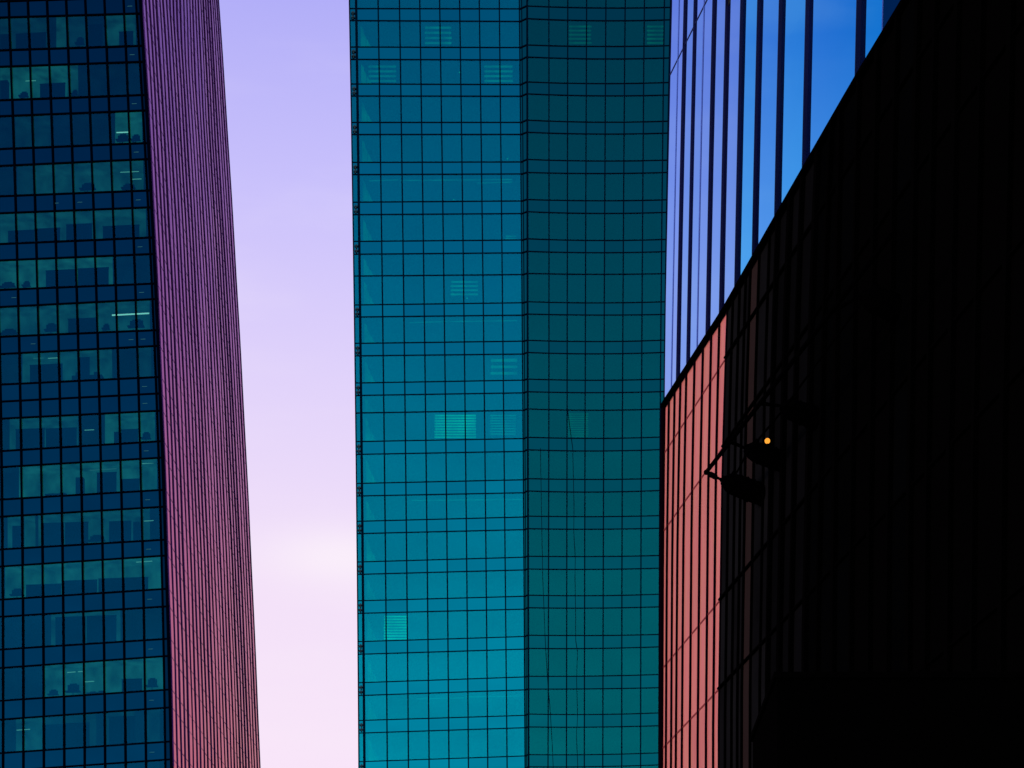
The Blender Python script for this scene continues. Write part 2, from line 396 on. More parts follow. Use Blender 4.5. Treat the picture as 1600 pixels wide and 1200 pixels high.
# rooms behind the front
ROOM = 3.2
floors = [  # lit stretches (x0,x1,level) / silhouettes (x0,x1,height fraction) / tubes (x0,x1,fraction,kind)
 ([(0,74,3),(88,103,6),(106,136,3),(165,212,6)], [(0,14,.5),(24,72,.5),(118,132,.3),(138,160,.7),(186,208,.45)], [(186,206,.78,'d')]),
 ([(0,105,9),(105,122,6),(170,215,1)], [(0,12,.6),(62,102,.45),(30,45,.2),(112,122,.2)], [(40,56,.55,'m')]),
 ([(24,80,3),(180,222,9)], [(182,202,.28),(205,220,.25)], [(182,200,.36,'t')]),
 ([(27,55,3),(55,224,6)], [(125,150,.3),(190,212,.2)], [(188,217,.62,'m'),(207,221,.38,'m')]),
 ([(0,228,6)], [(12,54,.42),(56,94,.45),(103,144,.55),(160,218,.45)], [(46,100,.85,'d'),(103,135,.82,'d')]),
 ([(0,176,9)], [(71,120,.6),(121,170,.62),(0,25,.12),(35,48,.1)], [(135,169,.55,'t')]),
 ([(0,234,6)], [(0,28,.2),(70,90,.35),(106,152,.5),(160,172,.25),(200,226,.35)], [(175,233,.55,'T')]),
 ([(35,175,6),(215,236,3)], [(46,98,.6),(112,160,.3),(122,140,.75)], [(52,68,.8,'d'),(75,90,.78,'m')]),
 ([(15,122,6),(164,242,9)], [(24,70,.65),(71,120,.62),(178,188,.4),(189,216,.45),(221,236,.3)], [(132,147,.5,'m')]),
 ([(30,245,9)], [(118,130,.55),(151,182,.65),(190,218,.4),(70,104,.15),(6,28,.8)], [(140,182,.74,'d'),(222,240,.85,'m')]),
 ([(12,32,6),(38,55,6),(60,234,6)], [(19,33,.7),(66,100,.72),(101,138,.7),(138,165,.25),(170,205,.65),(208,218,.6)], [(225,240,.6,'m')]),
 ([(8,252,9)], [(16,38,.28),(40,96,.4),(98,152,.45),(153,232,.45)], [(213,222,.86,'m'),(225,238,.86,'m')]),
 ([(80,188,6)], [(86,134,.88),(135,182,.86)], [(120,130,.45,'d')]),
 ([(70,256,9)], [(103,126,.35),(75,92,.1),(190,222,.4),(229,247,.35),(135,165,.12)], [(105,118,.72,'m'),(122,129,.72,'m'),(133,147,.4,'m')]),
 ([(25,66,6),(66,150,3),(165,210,3),(230,250,3)], [(66,100,.75),(101,140,.75),(170,212,.85)], [(26,47,.65,'m')]),
 ([(0,252,1)], [(60,90,.4)], []),
]
ordn = ['topmost', 'second', 'third', 'fourth', 'fifth', 'sixth', 'seventh', 'eighth', 'ninth', 'tenth', 'eleventh', 'twelfth', 'thirteenth', 'fourteenth', 'fifteenth', 'sixteenth']
nthl = ['leftmost', 'second from left', 'third from left', 'fourth from left', 'fifth from left', 'sixth from left']
vis_rows = [j for j in range(len(band)) if band[j] == 'vision' and rows_raw[j][0] > 10]
def roomP(px, py_fn_row, back):
    y = py_fn_row(px); return P(px, y, depL(px, y)), y
for fi, (lits, sils, tubes) in enumerate(floors):
    if fi >= len(vis_rows): break
    j = vis_rows[fi]; rt, rb = lrows[j], lrows[j + 1]
    # slab (ceiling to floor above), dim back wall
    edge = C1((rt(230) + rb(230)) / 2) - 9
    for (x0, x1, lv) in [(-190, 262, 1)] + lits:
        x1 = min(x1, edge)
        d = ROOM if lv == 1 else ROOM - .35
        mb = MB(); q = []
        for (x, rr) in ((x0, rb), (x1, rb), (x1, rt), (x0, rt)):
            y = rr(x); Y = depL(x, y); p = P(x, y, Y); q.append(Vector(((x - 800) / F * (Y + d), Y + d, p.z)))
        up = Vector((0, 0, .25)); q[2] += up; q[3] += up
        mb.hexa(q + [p + YB * .12 for p in q]); child(mb, 'lit_back_wall' if lv > 1 else 'back_wall', M['lit%d' % lv], LT)
        # ceiling in front of that wall
        mb = MB(); c_ = [q[3] + YB * -.02, q[2] + YB * -.02]
        near = [Vector((p.x * (p.y - d + .4) / p.y, p.y - d + .4, p.z - .03 - (.0 if lv == 1 else .012))) for p in c_]
        c_ = [Vector((p.x, p.y, near[0].z if k == 0 else near[1].z)) for k, p in enumerate(c_)]
        lo = [near[0], near[1], c_[1], c_[0]]
        mb.hexa(lo + [p + ZU * .02 for p in lo]); child(mb, 'ceiling', M['lit%d' % lv], LT)
    # floor slab
    mb = MB(); q = []
    for x in (-190, edge):
        y = rb(x); Y = depL(x, y); q.append(P(x, y, Y) + Vector((0, .25, -.12)))
    mb.hexa([q[0], q[1], q[1] + ZU * .1, q[0] + ZU * .1] + [v + YB * 3.4 for v in (q[0], q[1], q[1] + ZU * .1, q[0] + ZU * .1)])
    child(mb, 'floor_slab', M['dark_core'], LT)
    for (x0, x1, fr, kd) in tubes:
        xm = (x0 + x1) / 2; y = rb(xm) + (rt(xm) - rb(xm)) * fr; Y = depL(xm, y) + 1.6
        yy = (rt(10) - rt(0)) / 10 * (x1 - x0) / 2
        a = P(x0, y - yy, Y); b = P(x1, y + yy, Y)
        mb = MB(); mb.tube(a, b, {'T': .062, 't': .045, 'm': .035, 'd': .04}[kd], n=8)
        child(mb, 'light_tube', M[{'T': 'tube', 't': 'tube', 'm': 'tube_mid', 'd': 'tube_dim'}[kd]], LT)
    sils.sort()
    for si, (x0, x1, fr) in enumerate(sils):
        y0 = rb(x0); y1 = rb(x1); Y = depL(x0, y0) + .55
        A = P(x0, y0, Y); B = P(x1, y1, Y); H = fr * (y0 - rt(x0)) * Y / F
        base = (A + B) / 2; base.z = min(A.z, B.z); w = (B.x - A.x) / 2
        where = 'on %s floor of blue office tower, %s' % (ordn[fi], nthl[si])
        mb = MB()
        if w * 2 < 1.0 and H > 1.0:
            kind, cat = 'filing_cabinet', 'cabinet'
            mb.box((-w, 0, 0), (w, .5, H)); nn = 4
            for k in range(nn): mb.box((-w + .03, -.03, H * (k + .06) / nn), (w - .03, -.002, H * (k + .94) / nn)); mb.box((-.1, -.06, H * (k + .5) / nn), (.1, -.032, H * (k + .5) / nn + .03))
            lab = 'dark narrow filing cabinet ' + where
        elif H > 1.05:
            kind, cat = 'office_screen', 'partition'
            mb.box((-w, 0, .06), (w, .08, H)); mb.box((-w - .03, -.03, H + .002), (w + .03, .11, H + .05))
            for sx in (-w * .8, w * .8): mb.box((sx - .06, -.2, 0), (sx + .06, .3, .056))
            k = 1
            while -w + k * 1.2 < w - .2: mb.box((-w + k * 1.2 - .02, -.02, .07), (-w + k * 1.2 + .02, -.002, H - .003)); k += 1
            lab = 'tall dark partition screen ' + where
        elif w * 2 < 1.6:
            kind, cat = 'office_chair', 'chair'
            hh = max(H, .6)
            mb.box((-w * .8, .02, hh * .45), (w * .8, .1, hh)); mb.box((-w, -.35, hh * .34), (w, .1, hh * .42)); mb.tube((0, -.1, .06), (0, -.1, hh * .338), .04, n=8)
            for k in range(5): t = k * 1.2566; mb.tube((0, -.1, .05), (.3 * math.cos(t), -.1 + .3 * math.sin(t), .03), .025, n=6)
            mb.box((-w * .5, .03, hh + .002), (w * .5, .09, hh + .12))
            lab = 'small dark office chair ' + where
        else:
            kind, cat = 'office_desk', 'desk'
            t_ = H * .62
            mb.box((-w, -.1, t_ - .04), (w, .65, t_)); mb.box((-w + .02, .55, .02), (w - .02, .6, t_ - .042))
            for sx in (-w, w - .05): mb.box((sx, -.08, 0), (sx + .05, .54, t_ - .042))
            k = 0; mw = min(.5, w * .6); xx = -w + .25
            while xx + mw < w:
                mb.box((xx, .2, t_ + .06), (xx + mw, .24, H + random.uniform(-.05, .1))); mb.box((xx + mw / 2 - .04, .2, t_ + .002), (xx + mw / 2 + .04, .26, t_ + .058)); xx += mw + random.uniform(.15, .5)
            lab = 'dark desk with screens ' + where
        o = obj(kind, mb.v, mb.f, M['furniture']); o.location = base; o.rotation_euler = (0, 0, -.1)
        tag(o, lab, cat, 'office furniture behind the left tower windows')
# small spot lamps glinting on the spandrels near the corner
for j in range(len(band)):
    if band[j] == 'spandrel' and -10 < rows_raw[j][0] < 1200:
        spots = [.0]
        y = (rows_raw[j][1] + rows_raw[j + 1][1]) / 2 + 1; x = m0(y) + 10
        extra = {11: [88, 125], 15: [22], 17: [52, 205], 25: [120], 33: [140]}.get(j, [])
        for xx in [x] + extra:
            Yd = depL(xx, y); a = P(xx - 4, y + (rows_raw[j][0] - rows_raw[j][1]) * (1 - xx / 245.), Yd - .02)
            mb = MB(); mb.tube(a, a + Vector((.42, 0, .02)), .016, n=6); child(mb, 'spot_lamp', M['dot'], LT)

# ================================================================== MIDDLE TOWER
MT = thing('glass_tower', 'tall teal glass tower with fine window grid, right face darker than left', 'tower', (0, 206, 0))
EL = curve([(0, 545.8), (225, 549.8), (560, 554.6), (785, 557.2), (1125, 560.3)])
def cv3(a, b, c_): return curve([(0, a), (560, b), (1125, c_)])
mc = [EL, cv3(556.3, 563.4, 568.8), cv3(590.6, 598.7, 604.5), cv3(624, 631.9, 637.6), cv3(655.7, 663.8, 669.8), cv3(686.8, 695, 700.9), cv3(718, 725.7, 731.3), cv3(748.7, 756, 761.5), cv3(780, 786, 791.6), cv3(811.0, 816, 819.6)]
FOLD = cv3(816.0, 820.4, 823.6)
D0 = cv3(824.0, 824.8, 826)
mdn = [D0, cv3(857.6, 857.7, 856.5), cv3(887.2, 886.2, 885.2), cv3(916.7, 914.5, 913.1), cv3(946.8, 943.8, 942), cv3(976.9, 973, 971.5), cv3(1006.9, 1002.8, 1001.0), curve([(0, 1038), (225, 1036), (400, 1033.4), (600, 1031.8), (1125, 1029.5)]),
       curve([(0, 1047.8), (225, 1043), (400, 1040.6), (640, 1037.5), (1125, 1035)])]
def depM1(x, y): return 200 / (1 + 1.17e-5 * (x - FOLD(y)))
def depM2(x, y): return 200.0
m1r = [(-47, -46), (-28, -27), (13.5, 13.9), (32.2, 33.6), (73.5, 74.4), (92.8, 93.7), (131.3, 132.2), (150, 150.4), (191.3, 191.3), (210.2, 210), (253.8, 253), (272.8, 271.8), (315.9, 314), (335.4, 333.7), (377.2, 375), (397.2, 395),
       (431.3, 429), (476.5, 473.1), (495.3, 492.4), (536.5, 533.1), (556, 553.2), (598.4, 594), (617.9, 613.8), (645.3, 641), (690, 685.3), (710, 705.3), (755.4, 749.7), (775, 770), (814.6, 807.9), (833.8, 827.6), (878.2, 870.7), (897.5, 890.6),
       (938.8, 931.8), (958.4, 951.9), (1002.6, 994.7), (1022.4, 1014.4), (1066.9, 1057.9), (1086.9, 1078), (1125.9, 1117.9), (1145.6, 1137.2), (1190.3, 1181.3), (1210, 1201), (1254, 1245), (1274, 1265)]
m2r = [(-50.5, -48, -48.5), (-31.5, -29, -29.5), (9.4, 12.2, 12.0), (29, 32.3, 31.5), (70.3, 72.6, 71.8), (89, 92, 91.1), (127.9, 130.7, 129.4), (146.6, 149.6, 149), (187.5, 190.9, 189.8), (206.6, 209.4, 208.4), (249.1, 251.6, 250.6), (269.4, 271.3, 269.8),
       (311.6, 313.8, 312.5), (330.7, 333.5, 332.2), (372.9, 375.9, 374.4), (392.6, 395, 393.5), (427.2, 428.7, 427.8), (471.3, 473.5, 471.8), (490.6, 492.3, 491.5), (531.6, 534, 531.8), (550.6, 553.2, 550.9), (592.2, 594.4, 592.6), (611.9, 613.8, 612),
       (638.8, 641.3, 639), (683, 685.3, 683), (702.6, 705, 702.6), (747.8, 749.4, 747.6), (766.9, 769.3, 766.3), (806.3, 807.6, 805.7), (825.9, 827.2, 825.3), (869, 870, 867.9), (889, 890, 887.8), (929.8, 931.3, 928.4), (949.4, 950.6, 948.1),
       (992.4, 993.4, 991.3), (1013, 1013.8, 1010.6), (1056.6, 1057, 1053.8), (1076.6, 1076.8, 1074.4), (1115.6, 1117, 1113.8), (1135.7, 1136.6, 1133.8), (1179, 1179.8, 1176.2), (1198, 1198.6, 1195), (1243, 1243, 1240), (1262, 1262, 1259)]
r1 = [(lambda x, a=a, b=b: a + (b - a) * (x - 557) / 258.) for a, b in m1r]
def q3(a, b, c_):
    k = np.polyfit([826, 888, 960, 1035], [a, b, (b * .55 + c_ * .45), c_], 2); return lambda x: float(np.polyval(k, x))
r2 = [q3(*t) for t in m2r]
vs, ss = [], []
for (cols, rws, raw, dep, gm, sm) in ((mc, r1, m1r, depM1, 'teal_glass', 'teal_spandrel'), (mdn, r2, m2r, depM2, 'shaded_teal_glass', 'shaded_teal_spandrel')):
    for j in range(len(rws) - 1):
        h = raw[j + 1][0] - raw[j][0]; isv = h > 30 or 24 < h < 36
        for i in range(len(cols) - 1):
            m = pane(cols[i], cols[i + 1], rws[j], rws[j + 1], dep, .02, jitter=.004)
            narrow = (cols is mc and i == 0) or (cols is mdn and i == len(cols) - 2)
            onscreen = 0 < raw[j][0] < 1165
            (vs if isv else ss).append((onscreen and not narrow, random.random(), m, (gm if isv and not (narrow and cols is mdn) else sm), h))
for lst, name in ((vs, 'window_pane'), (ss, 'spandrel_panel')):
    lst.sort(key=lambda t: -(t[0] * 100 + t[4] + t[1] * .5))
    rest = {}
    for k, (_, _, m, mn, _h) in enumerate(lst):
        if k < 99: child(m, name, M[mn], MT)
        else: rest.setdefault(mn, MB()).add(m.v, m.f)
    k = MB(); mats = []; fm = []
    for mn, mm in rest.items():
        k.add(mm.v, mm.f); mats.append(M[mn]); fm += [len(mats) - 1] * len(mm.f)
    o = child(k, name, mats[0], MT); o['kind'] = 'stuff'
    for mt in mats[1:]: o.data.materials.append(mt)
    for p, q in zip(o.data.polygons, fm): p.material_index = q
for cols, rws, dep in ((mc, r1, depM1), (mdn, r2, depM2)):
    for i, cc in enumerate(cols):
        pts = [P(x, y, dep(x, y)) for x, y in (cross(cc, r) for r in rws)]
        w = .052
        if cols is mc and i == 1: w = .10
        if cols is mc and i == 0: w = .05
        if cols is mc and i == 9: w = .035
        if cols is mdn and i == 0: w = .07
        mb = MB(); mb.sweep(pts, XU, YB, -w, w, -.10, .07); child(mb, 'mullion', M['teal_frame'], MT)
    for r in rws:
        pts = [P(x, y, dep(x, y)) for x, y in (cross(cc, r) for cc in cols)]
        mb = MB(); mb.sweep(pts, ZU, YB, -.032, .032, -.06, .072); child(mb, 'transom', M['teal_frame'], MT)
# the recessed slot at the fold
for (ca, cb, dd, mt) in ((mc[-1], D0, .05, 'shaded_teal_spandrel'),):
    mb = MB(); n = 0
    for a, b in zip(r1, r2):
        xa, ya = cross(ca, a); xb, yb_ = cross(cb, b)
        pa = P(xa, ya, depM1(xa, ya)) + Vector((.03, dd, 0)); pb = P(xb, yb_, 200) + Vector((-.1, dd * .3, 0))
        mb.v += [pa, pb]; n += 1
    for q in range(n - 1): a = q * 2; mb.f.append((a, a + 1, a + 3, a + 2))
    k = len(mb.v); mb.v += [v + YB * .2 for v in mb.v]
    mb.f += [tuple(i + k for i in reversed(f)) for f in mb.f[:n - 1]]
    child(mb, 'corner_slot', M[mt], MT)
    for q in range(2, n - 1):
        pa, pb = mb.v[q * 2], mb.v[q * 2 + 1]
        m2 = MB(); m2.sweep([pa, pb], ZU, YB, -.04, .04, -.1, -.01); child(m2, 'slot_bar', M['teal_frame'], MT)
pts = [P(x, y, depM1(x, y)) + Vector((0, .1, 0)) for x, y in (cross(lambda y: FOLD(y) - .8, r) for r in r1)]
mb = MB(); mb.sweep(pts, XU, YB, -.05, .03, -.08, .1); child(mb, 'corner_frame', M['teal_frame'], MT)
# small brackets in the narrow side strip
for j in range(2, len(r1) - 2):
    if m1r[j + 1][0] - m1r[j][0] < 24:
        x, y = cross(lambda y: (EL(y) + mc[1](y)) / 2, r1[j]); h = m1r[j + 1][0] - m1r[j][0]
        mb = MB()
        for fr in (.35, .72):
            p = P(x, y + h * fr, depM1(x, y) - .12); mb.tube(p + Vector((-.16, 0, 0)), p + Vector((.16, 0, .03)), .07, n=8); mb.box(p - Vector((.06, .02, .16)), p + Vector((.06, .04, .16)))
        child(mb, 'bracket', M['bracket'], MT)
# body
mb = MB(); zz = []
ys = [1300, 900, 500, 100, -60]
for y in [None] + ys:
    yy = 1300 if y is None else y; z = 0 if y is None else P(0, y, 200).z
    a = P(EL(yy) + 1, yy, depM1(EL(yy), yy)); b = P(mdn[-1](yy) - 2, yy, 200)
    mb.v += [Vector((a.x, 202.2, z)), Vector((b.x, 202.2, z)), Vector((b.x - .6, 211, z)), Vector((a.x + .6, 211, z))]
for k in range(len(ys)):
    for q in range(4): a = k * 4 + q; b = k * 4 + (q + 1) % 4; mb.f.append((a, b, b + 4, a + 4))
mb.f += [(3, 2, 1, 0), tuple(range(len(ys) * 4, len(ys) * 4 + 4))]
child(mb, 'building_core', M['dark_core'], MT)
mb = MB()
for y, z in ((1262, 0), (1262, None)):
    z = P(0, 1262, 200).z if z is None else z
    mb.v += [Vector((P(561, y, 200.6).x, 200.6, z)), Vector((P(823, y, 200).x, 200.02, z)), Vector((P(1035, y, 200).x, 200.02, z)), Vector((P(1035, y, 200).x, 203, z)), Vector((P(561, y, 200).x, 203, z))]
for q in range(5): mb.f.append((q, (q + 1) % 5, (q + 1) % 5 + 5, q + 5))
mb.f += [(4, 3, 2, 1, 0), (5, 6, 7, 8, 9)]
child(mb, 'tower_base', M['teal_spandrel'], MT)
# side returns so the tower is closed at its left and right
for cc, dep in ((EL, depM1), (mdn[-1], depM2)):
    pts = [P(x, y, dep(x, y)) for x, y in (cross(cc, r) for r in (r1 if cc is EL else r2))]
    mb = MB(); mb.sweep(pts, XU, YB, -.03, .03, .09, 11); child(mb, 'side_wall', M['dark_core'], MT)

# two thin dark strips standing for wavy reflections on the darker face
for pts in ([(700, 844.5), (790, 846), (900, 848), (1000, 852), (1075, 856.5), (1105, 859.5), (1165, 863), (1200, 864.5), (1240, 866)],
            [(640, 887), (700, 895), (790, 897), (830, 896.6), (870, 899), (900, 898.4), (960, 899.5), (1000, 899.6), (1018, 902.4), (1060, 901), (1120, 902.5), (1150, 900.8), (1200, 903), (1240, 903)]):
    mb = MB(); mb.sweep([P(x, y, 199.86) for y, x in reversed(pts)], XU, YB, -.022, .022, -.02, .02); child(mb, 'reflection_line', M['teal_frame'], MT)
# blinds with room light put in as glow (x0, x1, y0, y1, slats, bright?)
def matrow(x0, x1, y0, y1, depth, n, mat, name, gap=.5, droop=0.0):
    mb = MB(); Y = depth + .45
    for k in range(n):
        y = y0 + (y1 - y0) * (k + .5) / n; hh = (y1 - y0) / n * gap * Y / F / 2
        a = P(x0 + random.uniform(-.6, .6), y + droop, Y); b = P(x1 + random.uniform(-.6, .6), y - droop, Y)
        mb.sweep([a, a.lerp(b, .5), b], ZU, YB, -hh, hh, 0, .05)
    for xx in (x0 + 3, x1 - 3):
        mb.sweep([P(xx, y0, Y + .03), P(xx, y1, Y + .03)], XU, YB, -.012, .012, .04, .06)
    return child(mb, name, mat, MT)
for (x0, x1, y0, y1, n, br, lab) in (
    (664, 705, 39, 71, 4, 0, None), (576, 619, 100, 130, 4, 0, None), (757, 801, 100, 130, 4, 0, None), (889, 924, 38, 70, 5, 0, None), (1011, 1037, 38, 70, 5, 0, None),
    (704, 747, 437, 463, 4, 0, None), (767, 808, 558, 588, 3, 0, None), (679, 743.5, 647, 685, 9, 1, 'brightest lit blind'), (766, 806, 647, 680, 8, 0, None), (888, 919, 645, 683, 11, 0, None),
    (600, 637, 961, 1000, 9, 1, 'bright blind near the lower left corner'), (790, 806, 367, 374, 2, 0, None)):
    o = matrow(x0, x1, y0, y1, 200.2, n, M['blind' if br else 'blind_dim'], 'window_blind', .42 if br else .38)
    if lab: o['label'] = lab
    if br:
        mb = MB(); Y = 200.2 + .62; mb.hexa([P(x0, y1, Y), P(x1, y1, Y), P(x1, y0, Y), P(x0, y0, Y)] + [P(x0, y1, Y + .05), P(x1, y1, Y + .05), P(x1, y0, Y + .05), P(x0, y0, Y + .05)])
        child(mb, 'glowing_room_wall', M['blind_back'], MT)
# long faint ceiling strips
for (x0, x1, y) in ((577, 622, 281.5), (625, 800, 281), (640, 700, 503), (703, 808, 501.5), (643, 815, 781), (651, 725, 1091), (728, 817, 1088), (776, 808, 561), (783, 806, 384.5), (745, 800, 285)):
    a = P(x0, y + .8, 201.0); b = P(x1, y - .8, 201.0)
    mb = MB(); mb.sweep([a, b], ZU, YB, -.035, .035, 0, .06); child(mb, 'ceiling_strip', M['strip'], MT)
for (x, y) in ((588, 138), (709, 312), (793, 248), (730, 466), (718, 113)):
    p = P(x, y, 200.6); mb = MB(); mb.sphere(p, .06, 8, 6); child(mb, 'ceiling_spot', M['tube_dim'], MT)
# curtains with room light put in as their own glow, behind the first column on every floor
for j in range(2, len(r1) - 1):
    y0 = m1r[j][0]; y1 = m1r[j + 1][0]
    if y1 - y0 < 24 or y0 < 0: continue
    mb = MB(); Y = 201.1
    xl = mc[1]((y0 + y1) / 2) + 6.5
    rh = y1 - y0
    for k, (w, top) in enumerate(((4.5, .18), (3.6, .45), (4, .66), (3.0, .86))):
        xa = xl + k * 4.4; a, b = P(xa, y1 - 1, Y), P(xa + w, y1 - 1.2, Y); ct = y0 + rh * top
        mb.hexa([a, b, P(xa + w, ct + rh * .16, Y), P(xa, ct, Y)] + [v + YB * .04 for v in (a, b, P(xa + w, ct + rh * .16, Y), P(xa, ct, Y))])
    child(mb, 'curtain', M['curtain'], MT)

# ================================================================== BLUE MIRROR TOWER behind on the right
BT = thing('mirror_tower', 'blue mirror-glass tower with dark vertical fins behind the black and salmon block', 'tower', (30, 255, 0))
def depU(x): return 947 * 300. / (x - 100)
def shf(y): return -.0235 * y + 5e-6 * y * y
dU = Vector((-700 / F, 1, 0)).normalized(); nU = Vector((-dU.y, dU.x, 0))
UZ = [100, 169.8, 205]
xsU = [(1048.8, 0, 'e'), (1060.5, 1.6, 's'), (1069.5, 4.2, 'd'), (1085, 3.8, 'd'), (1099.5, 1.8, 's'), (1114.5, 4.6, 'd'), (1135, 5, 'd'), (1158.5, 6, 'd'), (1185, 6.2, 'd'), (1219, 7, 'd'), (1261, 8, 'd'), (1341, 10, 'd'), (1379, 1.5, 's'), (1425, 8, 'd'), (1490, 8, 'd')]
def upt(x, z):
    Y = depU(x); y = HY - (z - ZC) * F / Y
    y = max(-400, min(y, 900)); xx = x + shf(y)
    return Vector(((xx - 800) / F * Y, Y, z))
gl = ['sky_glass', 'sky_glass', 'sky_glass', 'sky_glass', 'sky_glass', 'sky_glass', 'sky_glass', 'cyan_glass', 'azure_glass', 'cyan_glass', 'azure_glass', 'cyan_glass', 'tower_reflection_glass', 'tower_reflection_glass']
for i in range(len(xsU) - 1):
    for k in range(2):
        a, b = xsU[i][0], xsU[i + 1][0]; z0, z1 = UZ[k] + .03, UZ[k + 1] - .03
        zs = [z0 + (z1 - z0) * t / 6 for t in range(7)]
        mb = MB(); j_ = random.uniform(-.012, .012)
        for z in zs: mb.v += [upt(a, z) + nU * j_, upt(b, z) - nU * j_]
        n = len(zs); mb.v += [v - nU * .08 for v in mb.v]
        for q in range(n - 1): s_ = q * 2; mb.f += [(s_ + 1, s_, s_ + 2, s_ + 3), (s_ + 2 * n, s_ + 2 * n + 1, s_ + 2 * n + 3, s_ + 2 * n + 2)]
        child(mb, 'window_pane', M[gl[i]], BT)
for (x, w, kd) in xsU:
    if kd == 'e': x += 0; w = 1.0
    Y = depU(x); p = w * .78 * Y / F / .97
    zs = [UZ[0] + (UZ[2] - UZ[0]) * t / 12 for t in range(13)]
    pts = [upt(x + w / 2, z) for z in zs]
    mb = MB(); mb.sweep(pts, dU, nU, -.08, .08, 0.002, p if kd != 's' else .06)
    if kd == 's':
        mb = MB(); mb.sweep(pts, dU, nU, -p * 2.1, p * 2.1, .002, .03)
    child(mb, 'fin', M['soft_fin' if kd == 's' else 'blue_fin'], BT)
pts = [upt(x, UZ[1]) for x in (1048, 1100, 1200, 1350, 1490)]
mb = MB(); mb.sweep(pts, ZU, nU, -.09, .09, .001, .05); child(mb, 'transom', M['blue_fin'], BT)
mb = MB(); zz = [0, UZ[0], 150, UZ[2]]
for z in zz:
    zq = max(z, UZ[0]); a, b = upt(1049.5, zq) - nU * .3, upt(1489, zq) - nU * .3
    mb.v += [Vector((a.x, a.y, z)), Vector((b.x, b.y, z)), Vector((b.x + 40, b.y + 12, z)), Vector((a.x + 55, a.y + 12, z))]
for k in range(3):
    for q in range(4): a = k * 4 + q; b = k * 4 + (q + 1) % 4; mb.f.append((a, b, b + 4, a + 4))
mb.f += [(3, 2, 1, 0), (12, 13, 14, 15)]
child(mb, 'building_core', M['dark_core'], BT)

# ================================================================== BLACK AND SALMON BLOCK on the right
KT = thing('fin_clad_block', 'large black building with a painted salmon-pink reflection beside the teal tower', 'building', (12, 90, 0))
def depB(x): return 926 * 110. / (x - 110)
dB = Vector((-690 / F, 1, 0)).normalized(); nB = Vector((-dB.y, dB.x, 0))
def qf(y): t = 940 - max(-250, min(y, 1500)); return .00199 * t + 3.22e-6 * t * t
colsB = [(1036, 1039.2), (1042.9, 1046.9), (1051.1, 1055.6), (1058.9, 1064.3), (1068.2, 1073.3), (1080.6, 1085.7), (1093.1, 1098.4), (1105.9, 1110.9), (1117.3, 1122.9), (1125.8, 1133.2)]
dark = [1136, 1146, 1155, 1162, 1175, 1190, 1204, 1222, 1240, 1262, 1282, 1306, 1334, 1362, 1392, 1424, 1452, 1486, 1525, 1570, 1620, 1680, 1760]
colsB += [(x, x + 6.5) for x in dark]
Rl = [(1030, 649), (1036, 640), (1135, 487), (1215, 347), (1340, 131), (1420, 0), (1520, -165), (1640, -362), (1770, -575)]
def roofy(x): return float(np.interp(x, [p[0] for p in Rl], [p[1] for p in Rl]))
def bpt(c_, z=None, top=None, yz=None):
    """point of the facade on column c_ at height z (or on the roofline if top)"""
    x = c_[0]
    for _ in range(5):
        Y = depB(x); y = roofy(x) + (top or 0) if z is None else HY - (z - ZC) * F / Y
        x = c_[0] + (c_[1] - c_[0]) * qf(y) if c_[0] < 1300 else c_[0] + 6.5 * qf(y) * .5
    Y = depB(x); y = roofy(x) + (top or 0) if z is None else y
    return Vector(((x - 800) / F * Y, Y, ZC + (HY - y) / F * Y))
zB = [P(1036, y, 110).z for y in (1380, 1169, 1044, 832, 712)]     # floor joints, level
zB = [0] + zB
for i in range(len(colsB) - 1):
    a, b = colsB[i], colsB[i + 1]
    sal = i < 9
    zs = zB + [None]
    for k in range(len(zs) - 1):
        g_ = .02
        lo = [bpt(a, zs[k]), bpt(b, zs[k])]
        hi = [bpt(a, zs[k + 1]), bpt(b, zs[k + 1])] if zs[k + 1] is not None else [bpt(a), bpt(b)]
        # a mid row keeps the gentle curve of the edge
        mid = [bpt(a, (lo[0].z + hi[0].z) / 2), bpt(b, (lo[1].z + hi[1].z) / 2)]
        u = ZU * g_; V = [lo[0] + u, lo[1] + u, mid[0], mid[1], hi[0] - u, hi[1] - u]
        mb = MB(); mb.v = V + [v - nB * .1 for v in V]
        mb.f = [(1, 0, 2, 3), (3, 2, 4, 5), (6, 7, 9, 8), (8, 9, 11, 10), (0, 1, 7, 6), (5, 4, 10, 11)]
        if sal: child(mb, 'salmon_reflection_panel', M['salmon'], KT)
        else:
            bl = 'brown_reflection_panel' if i in (13,) else 'dark_reflection_panel' if i in (9, 10, 11, 12, 14, 15) else 'dim_reflection_panel' if i in (16, 17, 18) else 'darker_reflection_panel' if i in (19, 20, 21, 24) else 'black'
            child(mb, 'dark_reflection_panel', M[bl], KT)
for i, c_ in enumerate(colsB):
    pts = [bpt(c_, z) for z in zB[:1]] + [bpt(c_, z) for z in np.linspace(4, 30, 6)] + [bpt(c_, None, t) for t in (260, 180, 90, 0)]
    pts.sort(key=lambda p: p.z)
    w = .055 if i < 9 else (.15 if i % 2 else .09)
    pr = .09 if i < 10 else .18
    if i == 9: w = .05; pr = .06
    if 10 <= i <= 15: w = .055; pr = .09
    if i == 0: w, pr = .16, .16
    mb = MB(); mb.sweep(pts, dB, nB, -w, w, .003, pr); child(mb, 'fin', M['wine_frame' if i < 10 else 'black'], KT)
for z in zB[1:]:
    pts = [bpt(c_, z) for c_ in (colsB[0], colsB[5], colsB[9])]
    mb = MB(); mb.sweep(pts, ZU, nB, -.035, .035, .002, .03); child(mb, 'floor_joint', M['salmon_joint'], KT)
    pts = [bpt(c_, z) for c_ in (colsB[9], colsB[20], colsB[-1])]
    mb = MB(); mb.sweep(pts, ZU, nB, -.035, .035, .002, .12); child(mb, 'floor_joint', M['black'], KT)
pts = [bpt(c_) for c_ in colsB]
